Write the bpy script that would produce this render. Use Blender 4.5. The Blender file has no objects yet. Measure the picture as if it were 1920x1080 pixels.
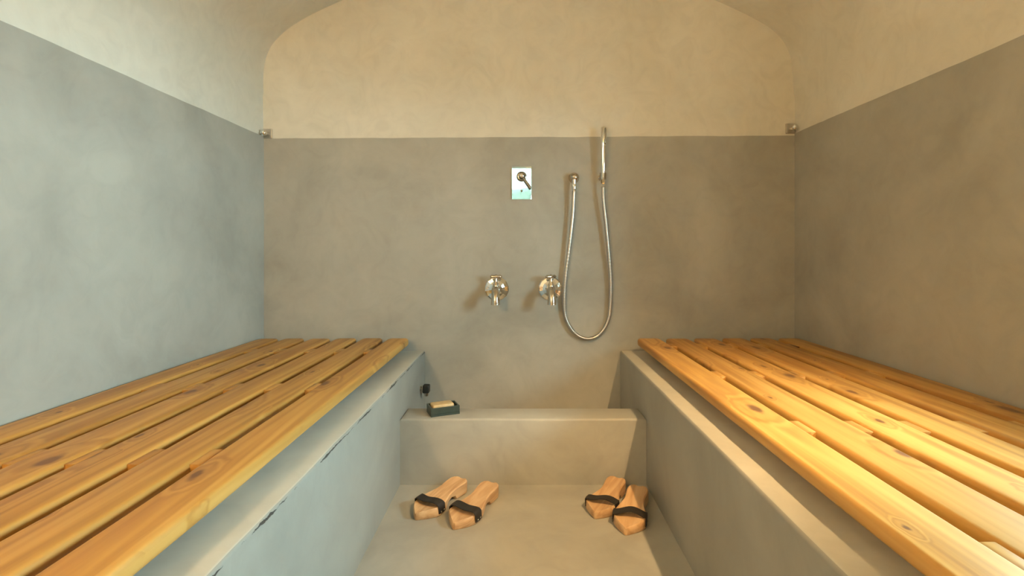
import bpy, bmesh, math, random
from mathutils import Vector, Matrix, noise

random.seed(7)
scn = bpy.context.scene
C = scn.collection

# ------------------------------------------------------------------ measures
S = 0.0024            # metres per photo pixel on the back wall
D = 2.304             # camera to back wall
EYE = 0.835           # camera height above the sunken floor
VX, VY = 976.0, 470.0  # vanishing point of the room's depth lines (pixels)
def P(px, py, k):
    """photo pixel on the plane at depth D/k -> world point"""
    return Vector(((px-VX)*S/k, D/k, EYE-(py-VY)*S/k))

XL, XR = -481*S, 514*S          # side walls
BL, BR = -179*S, 187*S          # inner faces of the two benches
ZB = EYE-187*S                  # bench top
YP0, YP1 = D/1.262, D/1.18      # front and rear of the low parapet
ZP = EYE-250*S                  # parapet top
YR = -0.70                      # wall behind the camera
ZS = EYE-160*S                  # top of the wooden slats

# ------------------------------------------------------------------ camera
cam = bpy.data.cameras.new('camera')
cam.lens = 18.0; cam.sensor_width = 36.0; cam.sensor_fit = 'HORIZONTAL'
cam.shift_x = -(VX-960)/1920; cam.shift_y = (VY-540)/1920
cam.clip_start = 0.01
co = bpy.data.objects.new('camera', cam); C.objects.link(co)
co.location = (0, 0, EYE); co.rotation_euler = (math.pi/2, 0, 0)
scn.camera = co

# ------------------------------------------------------------------ world
w = bpy.data.worlds.new('world'); scn.world = w; w.use_nodes = True
bg = w.node_tree.nodes['Background']
bg.inputs['Color'].default_value = (0.66, 0.91, 1.0, 1)
bg.inputs['Strength'].default_value = 104.0

scn.view_settings.view_transform = 'Standard'
scn.view_settings.look = 'None'
scn.view_settings.gamma = 1.0
scn.view_settings.use_curve_mapping = False
scn.view_settings.exposure = 0.05

WARM = (1.0, 0.64, 0.29)
LAMPS = [  # x, y, watts : downlights in the vault
    (0.80, 0.62, 170.0),
]
SCONCE = (-0.95, -0.42, 1.50, 370.0)   # globe lamp on the left wall, watts last

# ------------------------------------------------------------------ node helpers
def new_mat(name):
    m = bpy.data.materials.new(name); m.use_nodes = True
    nt = m.node_tree
    return m, nt, nt.nodes['Principled BSDF']
def N(nt, t, **kw):
    n = nt.nodes.new(t)
    for k, v in kw.items():
        if k.startswith('i_'):
            n.inputs[k[2:].replace('_', ' ')].default_value = v
        else:
            setattr(n, k, v)
    return n
def L(nt, a, b): nt.links.new(a, b)
def ramp(nt, fac, stops):
    r = nt.nodes.new('ShaderNodeValToRGB')
    el = r.color_ramp.elements
    while len(el) < len(stops): el.new(0.5)
    for e, (p, c) in zip(el, stops):
        e.position = p; e.color = (*c, 1) if len(c) == 3 else c
    L(nt, fac, r.inputs[0]); return r
def mixc(nt, fac, a, b, mode='MIX'):
    m = nt.nodes.new('ShaderNodeMix'); m.data_type = 'RGBA'; m.blend_type = mode
    for s, v in ((m.inputs[0], fac), (m.inputs[6], a), (m.inputs[7], b)):
        if hasattr(v, 'is_linked'): L(nt, v, s)
        else: s.default_value = v if isinstance(v, float) else (*v, 1)
    return m.outputs[2]
def mth(nt, op, a, b=None, c=None):
    m = nt.nodes.new('ShaderNodeMath'); m.operation = op
    for s, v in zip(m.inputs, (a, b, c)):
        if v is None: continue
        if hasattr(v, 'is_linked'): L(nt, v, s)
        else: s.default_value = v
    return m.outputs[0]

def plaster(name, c0, c1, c2, rough=0.5, bump=0.06, trowel=1.0, spec=0.5):
    """trowelled lime / microcement finish: clouds, trowel arcs, fine grain"""
    m, nt, b = new_mat(name)
    g = N(nt, 'ShaderNodeNewGeometry').outputs['Position']
    n1 = N(nt, 'ShaderNodeTexNoise', i_Scale=2.3, i_Detail=5.0, i_Roughness=0.55, i_Distortion=0.6); L(nt, g, n1.inputs['Vector'])
    n2 = N(nt, 'ShaderNodeTexNoise', i_Scale=9.0, i_Detail=4.0, i_Roughness=0.6, i_Distortion=1.8); L(nt, g, n2.inputs['Vector'])
    n3 = N(nt, 'ShaderNodeTexNoise', i_Scale=90.0, i_Detail=3.0, i_Roughness=0.6); L(nt, g, n3.inputs['Vector'])
    col = ramp(nt, n1.outputs[0], [(0.33, c0), (0.5, c1), (0.68, c2)]).outputs[0]
    t = ramp(nt, n2.outputs[0], [(0.35, (0.95,)*3), (0.5, (1.0,)*3), (0.62, (1.03,)*3)]).outputs[0]
    col = mixc(nt, 0.85*trowel if trowel < 1 else 0.9, col, t, 'MULTIPLY')
    L(nt, col, b.inputs['Base Color'])
    r = mth(nt, 'MULTIPLY_ADD', n2.outputs[0], 0.25, rough-0.12)
    L(nt, r, b.inputs['Roughness'])
    b.inputs['Specular IOR Level'].default_value = spec
    h = mth(nt, 'ADD', n2.outputs[0], mth(nt, 'MULTIPLY', n3.outputs[0], 0.12))
    bp = N(nt, 'ShaderNodeBump', i_Strength=bump, i_Distance=0.01); L(nt, h, bp.inputs['Height'])
    L(nt, bp.outputs[0], b.inputs['Normal'])
    return m

M = {}
M['cement'] = plaster('grey_microcement', (0.325, 0.318, 0.282), (0.375, 0.366, 0.325), (0.425, 0.414, 0.366), 0.62)
M['cement_dim_face'] = plaster('dim_face_microcement', (0.255, 0.25, 0.222), (0.295, 0.288, 0.256), (0.335, 0.326, 0.288), 0.5)  # bench faces, darkened to tone down the daylight falling on them
M['cement_lit_top'] = plaster('lit_top_microcement', (0.42, 0.412, 0.36), (0.475, 0.463, 0.405), (0.52, 0.507, 0.445), 0.5)  # bench tops, lightened to stand in for direct lamp light
M['cement_floor'] = plaster('pale_microcement', (0.285, 0.28, 0.248), (0.345, 0.336, 0.295), (0.40, 0.39, 0.34), 0.5)
M['cream'] = plaster('cream_lime_plaster', (0.655, 0.63, 0.55), (0.70, 0.675, 0.595), (0.745, 0.72, 0.64), 0.66, 0.04)

def bench_cement():
    """the bench render, with a chipped dark joint along the left bench's edge"""
    m = M['cement_dim_face'].copy(); m.name = 'chipped_microcement'
    nt = m.node_tree; b = nt.nodes['Principled BSDF']
    src = b.inputs['Base Color'].links[0].from_socket
    g = N(nt, 'ShaderNodeNewGeometry').outputs['Position']
    sp = N(nt, 'ShaderNodeSeparateXYZ'); L(nt, g, sp.inputs[0])
    nz = N(nt, 'ShaderNodeTexNoise', i_Scale=38.0, i_Detail=4.0, i_Roughness=0.7); L(nt, g, nz.inputs['Vector'])
    mp = N(nt, 'ShaderNodeMapping'); mp.inputs['Scale'].default_value = (0, 3.4, 0); L(nt, g, mp.inputs[0])
    nl = N(nt, 'ShaderNodeTexNoise', i_Scale=1.6, i_Detail=3.0, i_Roughness=0.7); L(nt, mp.outputs[0], nl.inputs['Vector'])
    d = mth(nt, 'ABSOLUTE', mth(nt, 'ADD', mth(nt, 'SUBTRACT', sp.outputs[2], ZB-0.006), mth(nt, 'MULTIPLY', mth(nt, 'SUBTRACT', nz.outputs[0], 0.5), 0.012)))
    line = mth(nt, 'LESS_THAN', d, mth(nt, 'MULTIPLY', mth(nt, 'SUBTRACT', nl.outputs[0], 0.46), 0.017))
    L(nt, mixc(nt, line, src, (0.05, 0.045, 0.04)), b.inputs['Base Color'])
    # pale plaster smears on the face
    vs = N(nt, 'ShaderNodeMapping'); vs.inputs['Scale'].default_value = (9, 9, 4.5); L(nt, g, vs.inputs[0])
    return m
M['bench_chip'] = bench_cement()

def wood(name, cols, knot=True, rough=0.5, scale=1.0, coat=0.1):
    m, nt, b = new_mat(name)
    tc = N(nt, 'ShaderNodeTexCoord').outputs['Object']
    oi = N(nt, 'ShaderNodeObjectInfo').outputs['Random']
    off = N(nt, 'ShaderNodeCombineXYZ')
    L(nt, mth(nt, 'MULTIPLY', oi, 31.0), off.inputs[0]); L(nt, mth(nt, 'MULTIPLY', oi, 57.0), off.inputs[1])
    ad = N(nt, 'ShaderNodeVectorMath', operation='ADD'); L(nt, tc, ad.inputs[0]); L(nt, off.outputs[0], ad.inputs[1])
    v = ad.outputs[0]
    # knots
    mk = N(nt, 'ShaderNodeMapping'); mk.inputs['Scale'].default_value = (8.5*scale, 3.6*scale, 0.0); L(nt, v, mk.inputs[0])
    wn = N(nt, 'ShaderNodeTexNoise', i_Scale=30.0, i_Detail=2.0); L(nt, v, wn.inputs['Vector'])
    wob = N(nt, 'ShaderNodeVectorMath', operation='MULTIPLY_ADD'); L(nt, wn.outputs[1], wob.inputs[0]); wob.inputs[1].default_value = (0.12, 0.12, 0); L(nt, mk.outputs[0], wob.inputs[2])
    vo = N(nt, 'ShaderNodeTexVoronoi', voronoi_dimensions='2D'); vo.inputs['Scale'].default_value = 1.0; vo.inputs['Randomness'].default_value = 1.0
    L(nt, wob.outputs[0], vo.inputs['Vector'])
    kd = vo.outputs['Distance']
    pick = N(nt, 'ShaderNodeSeparateColor'); L(nt, vo.outputs['Color'], pick.inputs[0])
    has = mth(nt, 'GREATER_THAN', pick.outputs[0], 0.50 if knot else 2.0)
    size = mth(nt, 'MULTIPLY_ADD', pick.outputs[1], 0.13, 0.04)
    kmask = mth(nt, 'MULTIPLY', has, N_smooth(nt, kd, size))
    halo = mth(nt, 'MULTIPLY', has, N_smooth(nt, kd, mth(nt, 'MULTIPLY', size, 3.2)))
    # grain: stretched noise, bent round the knots
    mg = N(nt, 'ShaderNodeMapping'); mg.inputs['Scale'].default_value = (1.0, 0.045, 1.0); L(nt, v, mg.inputs[0])
    ng = N(nt, 'ShaderNodeTexNoise', i_Scale=26.0*scale, i_Detail=6.0, i_Roughness=0.62, i_Distortion=0.4); L(nt, mg.outputs[0], ng.inputs['Vector'])
    sp = N(nt, 'ShaderNodeSeparateXYZ'); L(nt, mg.outputs[0], sp.inputs[0])
    nw = N(nt, 'ShaderNodeTexNoise', i_Scale=9.0*scale, i_Detail=3.0, i_Distortion=0.8); L(nt, mg.outputs[0], nw.inputs['Vector'])
    ph = mth(nt, 'ADD', mth(nt, 'MULTIPLY', nw.outputs[0], 34.0), mth(nt, 'MULTIPLY', halo, 9.0))
    ring = mth(nt, 'MULTIPLY_ADD', mth(nt, 'SINE', ph), 0.5, 0.5)
    gr = mth(nt, 'ADD', mth(nt, 'MULTIPLY', ng.outputs[0], 0.75), mth(nt, 'MULTIPLY', ring, 0.25))
    base = ramp(nt, gr, [(0.30, cols[0]), (0.50, cols[1]), (0.70, cols[2])]).outputs[0]
    tone = ramp(nt, oi, [(0.0, (0.90, 0.88, 0.86)), (1.0, (1.06, 1.04, 1.02))]).outputs[0]
    base = mixc(nt, 1.0, base, tone, 'MULTIPLY')
    base = mixc(nt, mth(nt, 'MULTIPLY', halo, 0.35), base, cols[0])
    base = mixc(nt, mth(nt, 'MULTIPLY', kmask, 0.85), base, cols[3])
    L(nt, base, b.inputs['Base Color'])
    b.inputs['Roughness'].default_value = rough
    b.inputs['Coat Weight'].default_value = coat; b.inputs['Coat Roughness'].default_value = 0.3
    bp = N(nt, 'ShaderNodeBump', i_Strength=0.12, i_Distance=0.003); L(nt, gr, bp.inputs['Height']); L(nt, bp.outputs[0], b.inputs['Normal'])
    return m
def N_smooth(nt, val, edge):
    mr = nt.nodes.new('ShaderNodeMapRange'); mr.interpolation_type = 'SMOOTHSTEP'
    L(nt, val, mr.inputs[0]); L(nt, edge, mr.inputs[2]); L(nt, mth(nt, 'MULTIPLY', edge, 0.35), mr.inputs[1])
    mr.inputs[3].default_value = 1.0; mr.inputs[4].default_value = 0.0
    return mr.outputs[0]
M['pine'] = wood('varnished_pine', [(0.34, 0.155, 0.030), (0.47, 0.24, 0.050), (0.56, 0.31, 0.080), (0.11, 0.036, 0.014)])
M['clogwood'] = wood('pale_clog_wood', [(0.46, 0.27, 0.13), (0.56, 0.35, 0.18), (0.63, 0.42, 0.23), (0.3, 0.16, 0.07)], knot=False, rough=0.5, scale=2.0, coat=0.1)

def plain(name, col, rough=0.5, metal=0.0, bump=0.0, bscale=200.0, var=0.0, coat=0.0):
    m, nt, b = new_mat(name)
    tc = N(nt, 'ShaderNodeTexCoord').outputs['Object']
    n = N(nt, 'ShaderNodeTexNoise', i_Scale=bscale, i_Detail=3.0); L(nt, tc, n.inputs['Vector'])
    lo = tuple(c*(1-var) for c in col); hi = tuple(min(1, c*(1+var)) for c in col)
    L(nt, ramp(nt, n.outputs[0], [(0.3, lo), (0.7, hi)]).outputs[0], b.inputs['Base Color'])
    b.inputs['Roughness'].default_value = rough; b.inputs['Metallic'].default_value = metal
    b.inputs['Coat Weight'].default_value = coat
    if bump:
        bp = N(nt, 'ShaderNodeBump', i_Strength=bump, i_Distance=0.002); L(nt, n.outputs[0], bp.inputs['Height']); L(nt, bp.outputs[0], b.inputs['Normal'])
    return m
M['chrome'] = plain('polished_chrome', (0.82, 0.82, 0.80), 0.08, 1.0)
M['mirror'] = plain('mirror_chrome_plate', (0.93, 0.94, 0.93), 0.02, 1.0)
M['hammered'] = plain('bright_hammered_chrome', (0.9, 0.92, 0.92), 0.1, 1.0, bump=0.5, bscale=45.0)
M['nickel'] = plain('worn_nickel', (0.62, 0.56, 0.48), 0.2, 1.0, var=0.08, bscale=60)
M['hose'] = plain('brushed_steel_hose', (0.56, 0.53, 0.49), 0.28, 1.0)
M['dark_metal'] = plain('dark_lever_metal', (0.30, 0.29, 0.26), 0.22, 1.0)
M['leather'] = plain('dark_brown_leather', (0.016, 0.012, 0.010), 0.6, 0.0, bump=0.3, bscale=260, var=0.25)
M['dish'] = plain('dark_green_ceramic', (0.03, 0.048, 0.042), 0.35, 0.0, var=0.15, bscale=40, coat=0.2)
M['soap'] = plain('tan_soap', (0.50, 0.36, 0.18), 0.45, 0.0, var=0.12, bscale=50)
M['black'] = plain('black_rubber', (0.018, 0.018, 0.014), 0.5, 0.0, var=0.2)
M['whiteframe'] = plain('white_painted_wood', (0.75, 0.75, 0.72), 0.4, var=0.04)
M['paving'] = plain('pale_stone_paving', (0.68, 0.68, 0.65), 0.8, var=0.1, bscale=3)
M['leaf'] = plain('hedge_green', (0.27, 0.29, 0.25), 0.6, var=0.3, bscale=30)
def thin_glass(name, tint):
    m, nt, b = new_mat(name)
    out = nt.nodes['Material Output']
    tr = N(nt, 'ShaderNodeBsdfTransparent'); tr.inputs[0].default_value = (*tint, 1)
    gl = N(nt, 'ShaderNodeBsdfGlossy'); gl.inputs['Roughness'].default_value = 0.02
    mx_ = N(nt, 'ShaderNodeMixShader'); mx_.inputs[0].default_value = 0.06
    L(nt, tr.outputs[0], mx_.inputs[1]); L(nt, gl.outputs[0], mx_.inputs[2]); L(nt, mx_.outputs[0], out.inputs[0])
    return m
M['glass'] = thin_glass('window_glass', (0.93, 0.96, 0.94))
M['dimming'] = thin_glass('daylight_dimming_pane', (0.21, 0.23, 0.21))  # rear pane darkened to cut its daylight on the back wall
def emit(name, col, s):
    m, nt, b = new_mat(name)
    b.inputs['Base Color'].default_value = (*col, 1)
    b.inputs['Emission Color'].default_value = (*col, 1); b.inputs['Emission Strength'].default_value = s
    return m
M['bulb'] = emit('warm_lamp_lens', WARM, 12.0)
M['globe'] = emit('warm_lamp_globe', WARM, 4.0)

# ------------------------------------------------------------------ mesh helpers
def obj(name, bm, mat, parent=None, smooth=False, angle=None):
    me = bpy.data.meshes.new(name)
    bmesh.ops.recalc_face_normals(bm, faces=bm.faces[:])
    bm.to_mesh(me); bm.free()
    me.materials.append(M[mat] if isinstance(mat, str) else mat)
    if smooth:
        for p in me.polygons: p.use_smooth = True
        if angle: me.set_sharp_from_angle(angle=math.radians(angle))
    o = bpy.data.objects.new(name, me); C.objects.link(o)
    if parent: o.parent = parent
    return o
def empty(name, loc=(0, 0, 0), rz=0.0):
    o = bpy.data.objects.new(name, None); C.objects.link(o)
    o.location = loc; o.rotation_euler = (0, 0, rz); o.empty_display_size = 0.03
    return o
def tag(o, label, cat, group=None, kind=None):
    o['label'] = label; o['category'] = cat
    if group: o['group'] = group
    if kind: o['kind'] = kind
    return o
def structure(o, label=None, cat=None):
    o['kind'] = 'structure'
    if label: o['label'] = label
    if cat: o['category'] = cat
    return o
def box(bm, x0, x1, y0, y1, z0, z1, bev=0.0, seg=2):
    r = bmesh.ops.create_cube(bm, size=1.0)
    vs = r['verts']
    for v in vs:
        v.co = Vector((x0+(v.co.x+.5)*(x1-x0), y0+(v.co.y+.5)*(y1-y0), z0+(v.co.z+.5)*(z1-z0)))
    if bev:
        es = list({e for v in vs for e in v.link_edges})
        bmesh.ops.bevel(bm, geom=es, offset=bev, segments=seg, affect='EDGES', profile=0.5)
    return bm
def tube(bm, pts, rad, n=12, caps=True, flat=None):
    """sweep a circle along points; rad number or list"""
    pts = [Vector(p) for p in pts]; m = len(pts)
    if not isinstance(rad, (list, tuple)): rad = [rad]*m
    rings = []; up = None
    for i, p in enumerate(pts):
        t = (pts[min(i+1, m-1)]-pts[max(i-1, 0)]).normalized()
        if up is None:
            up = Vector((0, 0, 1)) if abs(t.z) < 0.9 else Vector((1, 0, 0))
        up = (up-t*up.dot(t)).normalized(); sd = t.cross(up)
        rings.append([bm.verts.new(p+(up*math.cos(a)*(flat or 1.0)+sd*math.sin(a))*rad[i]) for a in [2*math.pi*j/n for j in range(n)]])
    for a, b in zip(rings, rings[1:]):
        for j in range(n): bm.faces.new((a[j], a[(j+1) % n], b[(j+1) % n], b[j]))
    if caps:
        bm.faces.new(rings[0][::-1]); bm.faces.new(rings[-1])
    return bm
def lathe(bm, prof, origin, axis, n=24):
    """prof: list of (distance along axis, radius)"""
    axis = Vector(axis).normalized(); o = Vector(origin)
    return _lathe(bm, prof, o, axis, n)
def _lathe(bm, prof, o, axis, n):
    axis = Vector(axis).normalized()
    up = Vector((0, 0, 1)) if abs(axis.z) < 0.9 else Vector((1, 0, 0))
    up = (up-axis*up.dot(axis)).normalized(); sd = axis.cross(up)
    rings = [[bm.verts.new(o+axis*d+(up*math.cos(2*math.pi*j/n)+sd*math.sin(2*math.pi*j/n))*max(r, 2e-4)) for j in range(n)] for d, r in prof]
    for a, b in zip(rings, rings[1:]):
        for j in range(n): bm.faces.new((a[j], a[(j+1) % n], b[(j+1) % n], b[j]))
    bm.faces.new(rings[0][::-1]); bm.faces.new(rings[-1])
    return bm
def catmull(pts, n=10):
    pts = [Vector(p) for p in pts]; out = []
    q = [pts[0]*2-pts[1]]+pts+[pts[-1]*2-pts[-2]]
    for i in range(1, len(q)-2):
        a, b, c, d = q[i-1:i+3]
        for j in range(n):
            t = j/n
            out.append(0.5*((2*b)+(c-a)*t+(2*a-5*b+4*c-d)*t*t+(3*b-a-3*c+d)*t**3))
    out.append(pts[-1]); return out

# ------------------------------------------------------------------ room shell
WT = 0.12
bm = bmesh.new(); box(bm, BL, BR, YR, YP0, -0.1, 0.0)
structure(obj('floor', bm, 'cement_floor'), 'pale grey microcement floor of the sunken aisle between the benches', 'floor')

ZDL, ZDR = 0.512+EYE, 0.528+EYE           # top of the grey dado on the side walls
ZD0, ZD1 = EYE+(VY-260)*S, EYE+(VY-254)*S  # and on the back wall, left and right end

def dado(axis, a0, a1, z0, zt0, zt1, face, depth, name, mat='cement', n=60):
    """a wall slab with a slightly uneven hand-finished top edge; face = coordinate of the visible side"""
    bm = bmesh.new(); f = []; bk = []
    for i in range(n+1):
        t = i/n; a = a0+(a1-a0)*t
        zt = zt0+(zt1-zt0)*t+0.0022*noise.noise(Vector((a*7.0, face*3, 1.3)))+0.0012*noise.noise(Vector((a*23.0, face*3, 4.3)))
        for lst, c in ((f, face), (bk, face+depth)):
            p = (lambda z: Vector((a, c, z))) if axis == 'x' else (lambda z: Vector((c, a, z)))
            lst.append((bm.verts.new(p(z0)), bm.verts.new(p(zt))))
    for i in range(n):
        bm.faces.new((f[i][0], f[i+1][0], f[i+1][1], f[i][1]))
        bm.faces.new((bk[i][0], bk[i][1], bk[i+1][1], bk[i+1][0]))
        bm.faces.new((f[i][1], f[i+1][1], bk[i+1][1], bk[i][1]))
        bm.faces.new((f[i][0], bk[i][0], bk[i+1][0], f[i+1][0]))
    bm.faces.new((f[0][0], f[0][1], bk[0][1], bk[0][0])); bm.faces.new((f[n][0], bk[n][0], bk[n][1], f[n][1]))
    return structure(obj(name, bm, mat))
wl = dado('y', YR, D, 0.0, ZDL, ZDL, XL, -WT, 'wall_left')
wl['label'] = 'cool grey microcement dado wall beside the slats on the narrower bench'; wl['category'] = 'wall'
WTR = 0.40                                         # thick outer wall, deep reveal added to keep window light off the slats
WY0, WY1, WZ0, WZ1 = 0.62, 1.22, 0.74, 1.335      # window beside the camera
wr = dado('y', WY1, D, 0.0, ZDR, ZDR, XR, WTR, 'wall_right')
bm = bmesh.new(); bm.from_mesh(wr.data)
box(bm, XR, XR+WTR, YR, WY0, 0, ZDR); box(bm, XR, XR+WTR, WY0, WY1, 0, WZ0); box(bm, XR, XR+WTR, WY0, WY1, WZ1, ZDR)
bm.to_mesh(wr.data); bm.free()
wr['label'] = 'warm brown-grey microcement dado wall on the hand shower side of the room'; wr['category'] = 'wall'
wb = dado('x', XL-WT, XR+WT, 0.0, ZD0, ZD1, D, WT, 'wall_back')
wb['label'] = 'grey microcement end wall carrying the taps and hand shower'; wb['category'] = 'wall'

# vault profile on the back wall (photo pixels), springing from the dado and turning over to a flat basket arch
prof_px = [(495, 262), (494, 200), (493, 150), (495, 122), (502, 97), (516, 75), (540, 53), (570, 34), (605, 16), (645, -2),
           (700, -26), (770, -53), (850, -76), (920, -88), (990, -92)]
right_px = [(1490, 256), (1490, 200), (1488, 150), (1486, 122), (1480, 97), (1468, 75), (1446, 53), (1414, 34), (1378, 16), (1338, -2),
            (1283, -26), (1211, -53), (1130, -76), (1060, -88)]
pv = [P(x, y, 1) for x, y in prof_px]+[P(x, y, 1) for x, y in right_px[::-1]]
vault = catmull(pv, 6)
vault[0].z = ZDL-0.005; vault[-1].z = ZDR-0.005
vault[0].x = XL-0.004
for v in vault:                                # plaster sits 4 mm behind the dado coat
    if v.z < ZDL+0.2: v.x += -0.004 if v.x < 0 else 0.004
def strip(name, prof, y0, y1, ny, thick, mat):
    bm = bmesh.new(); grid = []
    n = len(prof); c = Vector((0.03, 0, 1.3))
    outs = []
    for i, p in enumerate(prof):
        t = (prof[min(i+1, n-1)]-prof[max(i-1, 0)]); nn = Vector((-t.z, 0, t.x)).normalized()
        outs.append(p+nn*thick)
    for j in range(ny+1):
        y = y0+(y1-y0)*j/ny
        r = []
        for p, q in zip(prof, outs):
            wv = 0.006*noise.noise(Vector((p.x*1.7, y*1.7, p.z*1.7)))*min(1, max(0, (p.z-ZDL)*4))
            if j == ny: wv = 0
            r.append((bm.verts.new((p.x, y, p.z+wv)), bm.verts.new((q.x, y, q.z))))
        grid.append(r)
    for a, b in zip(grid, grid[1:]):
        for i in range(n-1):
            bm.faces.new((a[i][0], a[i+1][0], b[i+1][0], b[i][0]))
            bm.faces.new((a[i][1], b[i][1], b[i+1][1], a[i+1][1]))
        bm.faces.new((a[0][0], b[0][0], b[0][1], a[0][1])); bm.faces.new((a[-1][0], a[-1][1], b[-1][1], b[-1][0]))
    for g in (grid[0], grid[-1]):
        for i in range(n-1): bm.faces.new((g[i][0], g[i][1], g[i+1][1], g[i+1][0]))
    return obj(name, bm, mat, smooth=True, angle=40)
ce = structure(strip('ceiling', vault, YR-WT, D+0.02, 14, WT, 'cream'), 'cream plastered barrel vault rising from the grey dado', 'ceiling')
# lunette: cream upper part of the end wall
def lunette(name, y0, y1, mat, parent, zlow):
    bm = bmesh.new()
    pts = [Vector((XL-0.06, 0, zlow))]+[v+(Vector((-0.05, 0, 0.03)) if v.x < 0 else Vector((0.05, 0, 0.03))) for v in vault[1:-1]]+[Vector((XR+0.06, 0, zlow))]
    a = [bm.verts.new((p.x, y0, p.z)) for p in pts]; b = [bm.verts.new((p.x, y1, p.z)) for p in pts]
    bm.faces.new(a); bm.faces.new(b[::-1])
    for i in range(len(a)):
        j = (i+1) % len(a); bm.faces.new((a[i], b[i], b[j], a[j]))
    return obj(name, bm, mat, parent)
lu = lunette('upper_plaster', D+0.004, D+0.10, 'cream', wb, ZD0-0.02)
lu['label'] = 'cream lime plaster of the arched upper wall'

# wall behind the camera with a small high window
DX0, DX1, DZ0, DZ = -0.12, 0.16, 1.32, 1.72
bm = bmesh.new()
box(bm, XL-WT, DX0, YR-WT, YR, 0, 2.4); box(bm, DX1, XR+WT, YR-WT, YR, 0, 2.4); box(bm, DX0, DX1, YR-WT, YR, DZ, 2.4); box(bm, DX0, DX1, YR-WT, YR, 0, DZ0)
structure(obj('wall_rear', bm, 'cream'), 'cream plastered wall around the small high window', 'wall')
w2 = structure(empty('window_2', (0, YR-WT, 0)), 'small white framed window high in the rear wall', 'window')
for nm, b in (('frame_side', (DX0, DX0+0.02, DZ0, DZ)), ('frame_side', (DX1-0.02, DX1, DZ0, DZ)), ('frame_rail', (DX0+0.02, DX1-0.02, DZ-0.02, DZ)), ('frame_rail', (DX0+0.02, DX1-0.02, DZ0, DZ0+0.02))):
    bm = bmesh.new(); box(bm, b[0], b[1], 0.01, 0.05, b[2], b[3], 0.003); obj(nm, bm, 'whiteframe', w2)
bm = bmesh.new(); box(bm, DX0+0.02, DX1-0.02, 0.028, 0.032, DZ0+0.02, DZ-0.02); obj('pane', bm, 'dimming', w2)
wn = structure(empty('window_1', (XR+WTR-0.06, (WY0+WY1)/2, WZ0)), 'white framed window over the bench beside the camera', 'window')
fy, fh, ft = (WY1-WY0)/2, WZ1-WZ0, 0.03
for nm, b in (('frame_side', (-fy, -fy+ft, 0, fh)), ('frame_side', (fy-ft, fy, 0, fh)), ('frame_rail', (-fy+ft, fy-ft, 0, ft)), ('frame_rail', (-fy+ft, fy-ft, fh-ft, fh)), ('mullion', (-0.015, 0.015, ft, fh-ft))):
    bm = bmesh.new(); box(bm, -0.02, 0.02, b[0], b[1], b[2], b[3], 0.003); obj(nm, bm, 'whiteframe', wn)
for s_, e_ in ((-fy+ft, -0.015), (0.015, fy-ft)):
    bm = bmesh.new(); box(bm, -0.002, 0.002, s_, e_, ft, fh-ft); obj('pane', bm, 'glass', wn)
# portals only steer the sky light's sampling through the two openings
def portal(l, rot, sx, sy):
    ld = bpy.data.lights.new('sky_portal', 'AREA'); ld.shape = 'RECTANGLE'; ld.size = sx; ld.size_y = sy
    ld.cycles.is_portal = True
    o = bpy.data.objects.new('sky_portal', ld); C.objects.link(o); o.location = l; o.rotation_euler = rot
portal(((DX0+DX1)/2, YR-WT-0.01, (DZ0+DZ)/2), (math.pi/2, 0, 0), DX1-DX0, DZ-DZ0)
portal((XR+WTR+0.01, (WY0+WY1)/2, (WZ0+WZ1)/2), (0, math.pi/2, 0), WZ1-WZ0, WY1-WY0)
bm = bmesh.new(); box(bm, -9, 9, -9, 9, -0.32, -0.22)
structure(obj('ground', bm, 'paving'), 'pale stone paving outside the windows', 'ground')

# clipped garden hedge beyond the small rear window (seen mirrored in the mixer plate)
bm = bmesh.new(); box(bm, -4, 4, -6.5, -5.6, -0.22, 2.1)
bmesh.ops.subdivide_edges(bm, edges=bm.edges[:], cuts=28, use_grid_fill=True)
for v in bm.verts:
    if v.co.z > -0.2: v.co += noise.noise_vector(v.co*3.1)*0.12
hg = obj('garden_hedge', bm, 'leaf', smooth=True)
tag(hg, 'clipped green hedge in the garden beyond the small high window', 'hedge')

# ------------------------------------------------------------------ masonry benches and low parapet
def masonry(name, x0, x1, y0, y1, z0, z1, mat, bev, wob, edges=None):
    """rendered block with softly uneven hand-trowelled arrises"""
    bm = bmesh.new(); box(bm, x0, x1, y0, y1, z0, z1)
    ln = max(x1-x0, y1-y0); ax = 0 if (x1-x0) > (y1-y0) else 1
    es = [e for e in bm.edges if abs(e.verts[0].co[ax]-e.verts[1].co[ax]) > 0.01]
    bmesh.ops.subdivide_edges(bm, edges=es, cuts=48, use_grid_fill=True)
    es = [e for e in bm.edges if abs(e.verts[0].co.z-z1) < 1e-6 and abs(e.verts[1].co.z-z1) < 1e-6 and len(e.link_faces) == 2 and e.calc_face_angle(0) > 1.0]
    bmesh.ops.bevel(bm, geom=es, offset=bev, segments=3, affect='EDGES', profile=0.5)
    if wob:
        for v in bm.verts:
            if v.co.z > z1-0.06:
                n = noise.noise_vector(v.co*6.0)*wob
                if edges and edges(v.co): v.co += Vector((n.x, 0, n.z*0.6))
    return obj(name, bm, mat, smooth=True, angle=50)
def pale_lit_top(o, side_mat):  # paler top, darker sides: the lighting difference is put into the colour
    me = o.data; me.materials.clear(); me.materials.append(M[side_mat]); me.materials.append(M['cement_lit_top'])
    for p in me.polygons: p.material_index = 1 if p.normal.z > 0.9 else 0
bl = masonry('masonry_bench', XL+0.001, BL, YR+0.001, D-0.001, 0.0, ZB, 'bench_chip', 0.007, 0.0025, lambda c: c.x > BL-0.03)
tag(bl, 'grey plastered masonry bench with chipped front edge beside the soap dish', 'bench')
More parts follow.
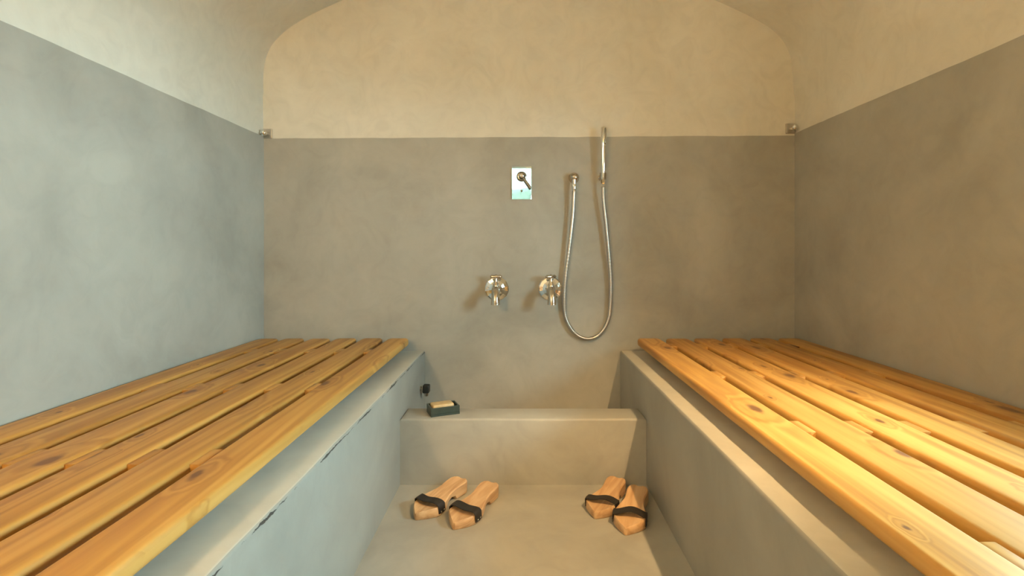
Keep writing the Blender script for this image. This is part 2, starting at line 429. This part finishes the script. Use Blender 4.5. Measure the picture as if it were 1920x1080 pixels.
br = masonry('masonry_bench', BR, XR-0.001, YR+0.001, D-0.001, 0.0, ZB, 'cement_floor', 0.009, 0.0025, lambda c: c.x < BR+0.03)
tag(br, 'brown-grey plastered masonry bench with clean front edge on the hand shower side', 'bench')
pale_lit_top(bl, 'bench_chip'); pale_lit_top(br, 'cement_dim_face')
pa = masonry('low_parapet', BL, BR, YP0, YP1, 0.0, ZP, 'cement_floor', 0.008, 0.002, lambda c: c.y < YP0+0.02)
tag(pa, 'low plastered parapet wall closing the basin below the taps', 'parapet')
bm = bmesh.new(); box(bm, BL, BR, YP1, D, 0.0, 0.06)
structure(obj('floor', bm, 'cement_floor'), 'sunken basin bottom behind the low parapet', 'basin floor')

# ------------------------------------------------------------------ slatted wooden tops
def slat_mesh(wd, ln, th, seed):
    """a board with rounded long edges, rounded corners and slight hand-made waviness; origin at its top front centre"""
    bm = bmesh.new(); rnd = random.Random(seed)
    ny = 40; r = 0.009
    sec = []
    for cx, cz, a0 in ((1, 0, 0), (-1, 0, 90), (-1, 1, 180), (1, 1, 270)):   # corner arcs
        for j in range(4):
            a = math.radians(a0+30*j)
            sec.append((cx, cz, math.cos(a), math.sin(a)))
    ph = rnd.random()*50
    rings = []
    ys = [0.0, 0.004, 0.012, 0.025]+[0.05+(ln-0.1)*i/ny for i in range(ny+1)]+[ln-0.025, ln-0.012, ln-0.004, ln]
    for y in ys:
        e = min(y, ln-y)
        pinch = 0.0 if e > 0.025 else 0.008*(1-math.sqrt(max(0, 1-((0.025-e)/0.025)**2)))
        wl_ = 0.0013*noise.noise(Vector((ph, y*3.0, 0))); wr_ = 0.0013*noise.noise(Vector((ph+9, y*3.0, 0)))
        dz = 0.0012*noise.noise(Vector((ph+3, y*2.0, 0)))
        ring = []
        for cx, cz, ca, sa in sec:
            hw = wd/2-pinch+(wr_ if cx > 0 else wl_)
            x = cx*(hw-r)+ca*r
            z = (-r if cz == 0 else -th+r)+sa*r
            ring.append(bm.verts.new((x, y, z+dz)))
        rings.append(ring)
    n = len(sec)
    for a, b in zip(rings, rings[1:]):
        for j in range(n): bm.faces.new((a[j], a[(j+1) % n], b[(j+1) % n], b[j]))
    bm.faces.new(rings[0][::-1]); bm.faces.new(rings[-1])
    return bm
def grate(name, edge, wall, y0, y1, battens, label, seed, gap=0.021):
    """edge/wall: x of the inner edge and of the wall side"""
    root = empty(name, ((edge+wall)/2, (y0+y1)/2, ZB))
    ox, oy, oz = root.location
    sgn = 1 if wall > edge else -1
    pitch = (abs(wall-edge)+gap)/6; wd = pitch-gap; TH = 0.03
    for i in range(6):
        cx = edge+sgn*(wd/2+i*pitch)
        s = obj('slat', slat_mesh(wd, y1-y0, TH, seed+i), 'pine', root, smooth=True, angle=50)
        s.location = (cx-ox, y0-oy+random.uniform(-0.004, 0.004), ZS-oz)
        s.rotation_euler = (0, random.uniform(-0.006, 0.006), 0)
    for by in battens:
        bm = bmesh.new(); hw = abs(wall-edge)/2-0.05
        box(bm, -hw, hw, -0.035, 0.035, 0.0, ZS-TH-ZB-0.003, 0.003)
        b = obj('batten', bm, 'pine', root, smooth=True, angle=40)
        b.location = (0, by-oy, 0.0025)
        for i in range(5):
            gx = edge+sgn*((i+1)*pitch-gap/2)
            bm = bmesh.new(); box(bm, -gap/2-0.001, gap/2+0.001, -0.036, 0.036, 0, TH-0.006, 0.002)
            sp = obj('spacer_block', bm, 'pine', b, smooth=True, angle=40)
            sp.location = (gx-ox, 0, ZS-TH-ZB)
    tag(root, label, 'slatted bench top')
    return root
YE = D/1.028
grate('slatted_bench_top', -203*S, -478*S, -0.55, YE, [2.02-0.03, 1.46, 0.965, 0.475, -0.015, -0.45],
      'honey pine slatted top with pale spacer blocks lying on the chipped-edge bench', 11)
grate('slatted_bench_top', 212*S, 511*S, -0.55, YE, [2.10, 1.613, 1.131, 0.647, 0.16, -0.4],
      'bright orange pine slatted top lying on the bench on the hand shower side', 37)

# ------------------------------------------------------------------ downlights in the vault (out of view)
def vault_z(x):
    best = min(range(len(vault)-1), key=lambda i: abs((vault[i].x+vault[i+1].x)/2-x) if vault[i].z > 1.6 else 9)
    a, b = vault[best], vault[best+1]
    t = (x-a.x)/(b.x-a.x); return a.z+(b.z-a.z)*t
for (lx, ly, pw), side in zip(LAMPS, ('above the hand shower side bench',)):
    zc = vault_z(lx)-0.055
    root = empty('ceiling_downlight', (lx, ly, zc))
    bm = bmesh.new(); _lathe(bm, [(0.0, 0.030), (0.0, 0.045), (0.012, 0.046), (0.07, 0.046), (0.075, 0.03)], Vector((0, 0, 0)), Vector((0, 0, 1)), 28)
    obj('housing', bm, 'chrome', root, smooth=True, angle=40)
    bm = bmesh.new(); _lathe(bm, [(-0.004, 0.002), (-0.003, 0.02), (0.0, 0.028), (0.004, 0.028)], Vector((0, 0, 0)), Vector((0, 0, 1)), 24)
    obj('lens', bm, 'bulb', root, smooth=True)
    tag(root, 'round chrome surface downlight on the vault '+side, 'ceiling light')
    ld = bpy.data.lights.new('downlight', 'SPOT'); ld.energy = pw; ld.color = WARM
    ld.spot_size = math.radians(53); ld.spot_blend = 1.0; ld.shadow_soft_size = 0.02
    lo = bpy.data.objects.new('lamp_light', ld); C.objects.link(lo); lo.parent = root; lo.location = (0, 0, -0.03)
    lo.rotation_euler = (Vector((0.34, 1.60, 0.05))-Vector((lx, ly, zc))).to_track_quat('-Z', 'Y').to_euler()   # gimbal aimed at the aisle floor

# globe lamp on the vault's springing above the chipped-edge bench (out of view)
gx, gy, gz, gw = SCONCE
gl = empty('wall_lamp', (XL, gy, gz))
bm = bmesh.new(); _lathe(bm, [(0.0, 0.05), (0.012, 0.05), (0.018, 0.03), (gx-XL-0.045, 0.014)], Vector((0, 0, 0)), Vector((1, 0, 0)), 24)
obj('arm', bm, 'nickel', gl, smooth=True, angle=40)
bm = bmesh.new(); bmesh.ops.create_uvsphere(bm, u_segments=24, v_segments=16, radius=0.05)
for v in bm.verts: v.co.x += gx-XL
obj('globe', bm, 'globe', gl, smooth=True)
ld = bpy.data.lights.new('globe_light', 'POINT'); ld.energy = gw; ld.color = WARM; ld.shadow_soft_size = 0.055
lo = bpy.data.objects.new('lamp_light', ld); C.objects.link(lo); lo.parent = gl; lo.location = (gx-XL, 0, 0)
tag(gl, 'warm glowing globe wall lamp above the chipped-edge bench', 'wall lamp')

# ------------------------------------------------------------------ mixer plate
def wall_thing(name, px, py):
    p = P(px, py, 1); return empty(name, (p.x, D, p.z))
def loc(px, py, root, y=0.0):
    p = P(px, py, 1); return Vector((p.x-root.location.x, y, p.z-root.location.z))
mx = wall_thing('shower_mixer', 978, 343)
c0, c1 = loc(959.5, 374.5, mx), loc(996.5, 312, mx)
bm = bmesh.new(); box(bm, c0.x, c1.x, -0.007, 0.0, c0.z, c1.z, 0.0015)
obj('plate', bm, 'mirror', mx)
kc = loc(978, 331.5, mx)
bm = bmesh.new(); _lathe(bm, [(0.007, 0.0235), (0.0085, 0.0235), (0.0125, 0.0175), (0.0125, 0.0135), (0.010, 0.0120)], kc, Vector((0, -1, 0)), 32)
obj('escutcheon', bm, 'dark_metal', mx, smooth=True, angle=40)  # chrome disc, with the dark reflections it shows put into its colour
bm = bmesh.new(); _lathe(bm, [(0.012, 0.011), (0.03, 0.010), (0.038, 0.009), (0.040, 0.006)], kc, Vector((0, -1, 0)), 24)
kn = obj('knob', bm, 'chrome', mx, smooth=True, angle=40)
bm = bmesh.new()
a = kc+Vector((0.004, -0.030, -0.004)); e = loc(994.5, 354, mx, -0.040)
tube(bm, [a, a.lerp(e, 0.5), e], [0.0048, 0.0052, 0.0058], 12)
obj('lever', bm, 'dark_metal', kn, smooth=True, angle=50)
dc = loc(978, 358.5, mx)
bm = bmesh.new(); _lathe(bm, [(0.007, 0.005), (0.014, 0.005), (0.018, 0.004), (0.019, 0.002)], dc, Vector((0, -1, 0)), 16)
obj('diverter_button', bm, 'dark_metal', mx, smooth=True, angle=50)
tag(mx, 'mirror-polished rectangular mixer plate with round knob and dark lever', 'shower mixer')

# ------------------------------------------------------------------ hand shower, its holder and wall outlet
ho = wall_thing('hose_outlet', 1075, 334)
bm = bmesh.new(); _lathe(bm, [(0, 0.0235), (0.006, 0.0235), (0.010, 0.0215), (0.020, 0.0222), (0.030, 0.0205), (0.038, 0.0165), (0.044, 0.011), (0.047, 0.003)], Vector((0.002, 0, 0)), Vector((0, -1, 0)), 28)
obj('rosette', bm, 'nickel', ho, smooth=True, angle=40)
bm = bmesh.new(); tube(bm, [(0, -0.033, 0), (0, -0.033, -0.03)], [0.0105, 0.0095], 16)
obj('elbow', bm, 'chrome', ho, smooth=True, angle=40)
tag(ho, 'round chrome wall outlet feeding the shower hose', 'shower outlet')

hd = wall_thing('shower_holder', 1128, 332)
bm = bmesh.new(); _lathe(bm, [(0, 0.017), (0.006, 0.017), (0.01, 0.012), (0.03, 0.010)], Vector((0.001, 0, -0.004)), Vector((0, -1, 0)), 20)
obj('wall_mount', bm, 'nickel', hd, smooth=True, angle=40)
bm = bmesh.new()   # open cup gripping the wand's neck
n = 22
ri, rout = 0.0105, 0.0155
vs = []
for j in range(n+1):
    a = math.radians(-90+20+320*j/n)
    row = []
    for z, q in ((-0.018, rout-0.002), (0.012, rout), (0.012, ri), (-0.018, ri-0.002)):
        row.append(bm.verts.new((math.cos(a)*q, -0.042+math.sin(a)*q, z)))
    vs.append(row)
for a, b in zip(vs, vs[1:]):
    for k in range(4): bm.faces.new((a[k], a[(k+1) % 4], b[(k+1) % 4], b[k]))
bm.faces.new(vs[0]); bm.faces.new(vs[-1][::-1])
obj('cup', bm, 'nickel', hd, smooth=True, angle=40)
tag(hd, 'small nickel wall bracket holding the hand shower upright', 'shower holder')

hs = wall_thing('hand_shower', 1128, 330)
base = Vector((0, -0.042, -0.012))
top = loc(1129, 243, hs, -0.047)
ax = (top-base); H = ax.length
bm = bmesh.new()
_lathe(bm, [(0.0, 0.0075), (0.02, 0.0085), (0.05, 0.0100), (0.10, 0.0115), (0.135, 0.0125), (0.145, 0.0135), (H-0.004, 0.0135), (H, 0.011)], base, ax, 24)
obj('wand', bm, 'chrome', hs, smooth=True, angle=40)
bm = bmesh.new()   # long spray strip let into the front of the head
u = ax.normalized()
f0 = base+u*(H-0.078)+Vector((0.004, -0.0125, 0)); f1 = base+u*(H-0.006)+Vector((0.004, -0.0125, 0))
tube(bm, [f0, f0.lerp(f1, 0.1), f0.lerp(f1, 0.9), f1], [0.003, 0.0045, 0.0045, 0.003], 10)
obj('spray_strip', bm, 'dark_metal', hs, smooth=True)
bm = bmesh.new(); _lathe(bm, [(0, 0.0085), (0.004, 0.0095), (0.026, 0.0095), (0.03, 0.008)], base, Vector((0, 0, -1)), 6)
obj('hose_nut', bm, 'chrome', hs)
oc = Vector((ho.location.x-hs.location.x, -0.033, ho.location.z-hs.location.z-0.0305))
bm = bmesh.new(); _lathe(bm, [(0, 0.0095), (0.005, 0.0105), (0.024, 0.0100), (0.03, 0.008)], oc, Vector((0, 0, -1)), 16)
obj('hose_nut', bm, 'chrome', hs, smooth=True, angle=40)
path = [loc(1075, 356, hs, -0.033), loc(1073, 400, hs, -0.030), loc(1068, 450, hs, -0.027), loc(1061, 505, hs, -0.022), loc(1057, 550, hs, -0.019),
        loc(1059, 590, hs, -0.017), loc(1069, 614, hs, -0.016), loc(1084, 629, hs, -0.016), loc(1101, 634, hs, -0.016), loc(1119, 629, hs, -0.016),
        loc(1133, 613, hs, -0.016), loc(1141, 592, hs, -0.017), loc(1143.5, 560, hs, -0.018), loc(1143, 520, hs, -0.021), loc(1139, 470, hs, -0.026), loc(1134, 420, hs, -0.031),
        loc(1129.5, 380, hs, -0.037), loc(1128, 352, hs, -0.042)]
cp = catmull(path, 26)
# ribbed metal hose
rad = [0.0078+0.0007*math.sin(i*2.1) for i in range(len(cp))]
bm = bmesh.new(); tube(bm, cp, rad, 12)
obj('hose', bm, 'hose', hs, smooth=True)
tag(hs, 'slim chrome stick hand shower with long looping metal hose', 'hand shower')

# ------------------------------------------------------------------ taps
def tap(px, py, label, yaw, hx):
    t = wall_thing('wall_tap', px, py)
    bm = bmesh.new()
    # domed, facetted rosette
    _lathe(bm, [(0.0, 0.054), (0.004, 0.054), (0.007, 0.050), (0.010, 0.036), (0.016, 0.024), (0.022, 0.018)], Vector((0.002, 0, 0)), Vector((0, -1, 0)), 14)
    obj('rosette', bm, 'hammered', t)
    bm = bmesh.new()
    _lathe(bm, [(0.010, 0.018), (0.02, 0.016), (0.035, 0.0155), (0.05, 0.019), (0.066, 0.019), (0.074, 0.014), (0.077, 0.006)], Vector((0, 0, -0.004)), Vector((0, -1, 0)), 20)
    body = obj('body', bm, 'nickel', t, smooth=True, angle=50)
    bm = bmesh.new()
    pts = catmull([(0, -0.058, 0.0), (0, -0.078, -0.006), (0, -0.094, -0.022), (0, -0.100, -0.044), (0, -0.100, -0.062)], 6)
    n_ = len(pts)
    tube(bm, pts, [0.0165+0.0035*(i/(n_-1))**2 for i in range(n_)], 18)
    obj('spout', bm, 'nickel', t, smooth=True, angle=50)
    bm = bmesh.new()
    _lathe(bm, [(0.0, 0.013), (0.014, 0.012), (0.018, 0.009), (0.03, 0.007), (0.042, 0.007)], Vector((0, -0.056, 0.010)), Vector((0, 0, 1)), 18)
    st = obj('stem', bm, 'nickel', t, smooth=True, angle=50)
    bm = bmesh.new()
    hz = 0.056
    d = Vector((math.cos(hx), math.sin(hx), 0))*0.026
    o = Vector((0, -0.056, hz))
    tube(bm, [o-d, o-d*0.75, o-d*0.3, o, o+d*0.3, o+d*0.75, o+d], [0.004, 0.0085, 0.007, 0.011, 0.007, 0.0085, 0.004], 12)
    obj('handle', bm, 'nickel', st, smooth=True)
    t.rotation_euler = (0, 0, yaw)
    tag(t, label, 'tap')
    return t
tap(931, 541, 'nickel wall tap with round bright rosette standing clear of the hose', 0.0, 0.12)
tap(1031, 541, 'nickel wall tap with round bright rosette right beside the hanging hose', 0.03, 0.5)

# ------------------------------------------------------------------ corner fixings at the top of the dado
def fixing(px, py, s, label):
    r = wall_thing('wall_fixing', px, py)
    bm = bmesh.new(); box(bm, -0.014 if s > 0 else -0.026, 0.026 if s > 0 else 0.014, -0.006, 0.004, -0.022, 0.022, 0.002)
    obj('back_plate', bm, 'hose', r)
    bm = bmesh.new(); _lathe(bm, [(0.006, 0.007), (0.016, 0.006), (0.020, 0.010), (0.026, 0.0145), (0.034, 0.0145), (0.040, 0.010), (0.043, 0.003)], Vector((0, 0, -0.001)), Vector((0, -1, 0)), 20)
    obj('knob', bm, 'chrome', r, smooth=True, angle=50)
    tag(r, label, 'wall fixing')
fixing(500, 251, 1, 'small shiny metal fixing in the corner beside the cool grey wall')
fixing(1484, 241, -1, 'small dull metal fixing in the corner beside the warm brown wall')

# ------------------------------------------------------------------ soap dish, soap, basin plug knob
A = Vector((-0.322, 1.842, ZP)); ang = math.atan2(0.042, 0.0985)
sd = empty('soap_dish', A, ang); W_, DP, HH, T = 0.107, 0.070, 0.031, 0.006
bm = bmesh.new(); box(bm, 0, W_, 0, DP, 0, 0.008)
obj('base', bm, 'dish', sd)
for nm, b in (('wall', (0, W_, 0, T)), ('wall', (0, W_, DP-T, DP)), ('wall', (0, T, T, DP-T)), ('wall', (W_-T, W_, T, DP-T))):
    bm = bmesh.new(); box(bm, b[0], b[1], b[2], b[3], 0.008, HH, 0.0012)
    obj('rim_wall', bm, 'dish', sd)
tag(sd, 'dark green rectangular soap dish on the low parapet', 'soap dish')
bm = bmesh.new(); box(bm, -0.040, 0.040, -0.024, 0.024, 0, 0.030, 0.006, 3)
so = obj('soap_bar', bm, 'soap', smooth=True, angle=50)
so.location = A+Matrix.Rotation(ang, 3, 'Z') @ Vector((W_/2-0.004, DP/2, 0.0085)); so.rotation_euler = (0, 0, ang+0.03)
tag(so, 'tan rectangular soap bar lying in the dark green dish', 'soap')

bk = empty('plug_knob', (BL, D/1.05, EYE-(729-VY)*S/1.05))
bm = bmesh.new(); _lathe(bm, [(0, 0.011), (0.004, 0.011), (0.006, 0.007), (0.018, 0.007)], Vector((0, 0, 0)), Vector((1, 0, 0)), 14)
obj('stem', bm, 'nickel', bk, smooth=True, angle=40)
bm = bmesh.new(); box(bm, 0.012, 0.040, -0.018, 0.018, -0.016, 0.018, 0.005, 3)
obj('cap', bm, 'black', bk, smooth=True, angle=50)
bm = bmesh.new(); _lathe(bm, [(0, 0.008), (0.004, 0.009), (0.014, 0.008)], Vector((0.026, 0, -0.016)), Vector((0, 0, -1)), 12)
obj('outlet', bm, 'nickel', bk, smooth=True, angle=40)
tag(bk, 'small black valve knob on the bench face behind the soap dish', 'valve')

# ------------------------------------------------------------------ wooden clogs
def clog(T, H, mirror, label, group, seed):
    T = Vector((*T, 0)); Hh = Vector((*H, 0)); d = Hh-T; ln = d.length
    root = empty('wooden_clog', (T.x, T.y, 0), math.atan2(d.y, d.x)-math.pi/2)   # local +y runs from toe to heel
    sg = -1 if mirror else 1
    # stations: (t, left half width, right half width, top z, bottom z)
    st = [(0.000, 0.005, 0.005, 0.023, 0.001), (0.02, 0.0105, 0.0105, 0.0245, 0.0), (0.07, 0.0235, 0.0235, 0.027, 0.0), (0.13, 0.037, 0.036, 0.029, 0.0), (0.19, 0.047, 0.045, 0.0295, 0.0), (0.24, 0.050, 0.048, 0.030, 0.0),
          (0.34, 0.047, 0.048, 0.031, 0.0), (0.40, 0.044, 0.046, 0.032, 0.004), (0.50, 0.036, 0.040, 0.034, 0.014), (0.60, 0.031, 0.034, 0.036, 0.017), (0.68, 0.030, 0.032, 0.038, 0.012),
          (0.71, 0.0305, 0.0325, 0.039, 0.0), (0.80, 0.033, 0.034, 0.041, 0.0), (0.90, 0.034, 0.034, 0.042, 0.0), (0.96, 0.029, 0.029, 0.042, 0.0), (0.99, 0.020, 0.020, 0.041, 0.002), (1.0, 0.012, 0.012, 0.039, 0.005)]
    bm = bmesh.new(); rings = []
    for t, a, b, zt, zb in st:
        if sg < 0: a, b = b, a
        r = 0.0035
        y = t*ln
        pr = [(-a+r, zt), (b-r, zt), (b, zt-r), (b, zb+r), (b-r, zb), (-a+r, zb), (-a, zb+r), (-a, zt-r)]
        # shallow foot bed across the top
        pr = [(-a+r, zt), (-a*0.5, zt-0.0025), (b*0.5, zt-0.0025)]+pr[1:]
        rings.append([bm.verts.new((x, y, z)) for x, z in pr])
    n = len(rings[0])
    for p, q in zip(rings, rings[1:]):
        for j in range(n): bm.faces.new((p[j], p[(j+1) % n], q[(j+1) % n], q[j]))
    bm.faces.new(rings[0][::-1]); bm.faces.new(rings[-1])
    sole = obj('sole', bm, 'clogwood', root, smooth=True, angle=42)
    # strap: band nailed to both edges and arching over the foot bed
    t0, t1 = 0.20, 0.335
    def half(t):
        for (ta, a, b, *_), (tb, a2, b2, *_) in zip(st, st[1:]):
            if ta <= t <= tb:
                f = (t-ta)/(tb-ta); aa, bb = a+(a2-a)*f, b+(b2-b)*f
                return (bb, aa) if sg < 0 else (aa, bb)
    bm = bmesh.new(); rows = []
    rnd = random.Random(seed)
    m = 22
    for i in range(m+1):
        f = i/m
        row = []
        for t in (t0, (t0+t1)/2, t1):
            a, b = half(t)
            a += 0.0012; b += 0.0012
            # path: up the left side, over, down the right side
            side = 0.14
            if f < side: x, z = -a, 0.008+(f/side)*0.026
            elif f > 1-side: x, z = b, 0.008+((1-f)/side)*0.026
            else:
                g = (f-side)/(1-2*side); x = -a+(a+b)*g; z = 0.0335+0.008*math.sin(math.pi*g)**0.8+0.003*math.sin(g*7+seed)
            row.append((x, t*ln+0.006*math.sin(f*5+seed), z))
        rows.append(row)
    th = 0.0022
    outer = [[bm.verts.new(p) for p in r] for r in rows]
    inner = []
    for i, r in enumerate(rows):
        nr = []
        for p in r:
            q = rows[min(i+1, m)][1]; o_ = rows[max(i-1, 0)][1]
            tx, tz = q[0]-o_[0], q[2]-o_[2]; l = math.hypot(tx, tz) or 1
            nr.append(bm.verts.new((p[0]-tz/l*th, p[1], p[2]+tx/l*th)))
        inner.append(nr)
    for i in range(m):
        for j in range(2):
            bm.faces.new((outer[i][j], outer[i][j+1], outer[i+1][j+1], outer[i+1][j]))
            bm.faces.new((inner[i][j], inner[i+1][j], inner[i+1][j+1], inner[i][j+1]))
        for j in (0, 2): bm.faces.new((outer[i][j], outer[i+1][j], inner[i+1][j], inner[i][j]))
    for i in (0, m):
        for j in range(2): bm.faces.new((outer[i][j], outer[i][j+1], inner[i][j+1], inner[i][j]))
    strap = obj('strap', bm, 'leather', root, smooth=True, angle=50)
    for t in (0.235, 0.30):
        a, b = half(t)
        for x, s2 in ((-a, -1), (b, 1)):
            bm = bmesh.new(); _lathe(bm, [(0.003, 0.0032), (0.0042, 0.003), (0.0052, 0.0012)], Vector((x, t*ln+0.006*math.sin((0 if s2 < 0 else 5)+seed), 0.014)), Vector((s2, 0, 0)), 8)
            obj('tack', bm, 'nickel', strap, smooth=True)
    tag(root, label, 'clog', group)
    return root
clog((-0.200, 1.530), (-0.097, 1.762), False, 'pale wooden clog with dark strap, fully on the open floor below the soap dish', 'clogs on the aisle floor', 1)
clog((-0.325, 1.585), (-0.205, 1.795), True, 'pale wooden clog touching the parapet, nearest the chipped-edge bench', 'clogs on the aisle floor', 2)
clog((0.232, 1.592), (0.343, 1.798), False, 'golden wooden clog with heel against the parapet, in the pair below the hose', 'clogs on the aisle floor', 3)
clog((0.308, 1.500), (0.402, 1.735), True, 'wooden clog half in shadow against the bench on the hand shower side', 'clogs on the aisle floor', 4)
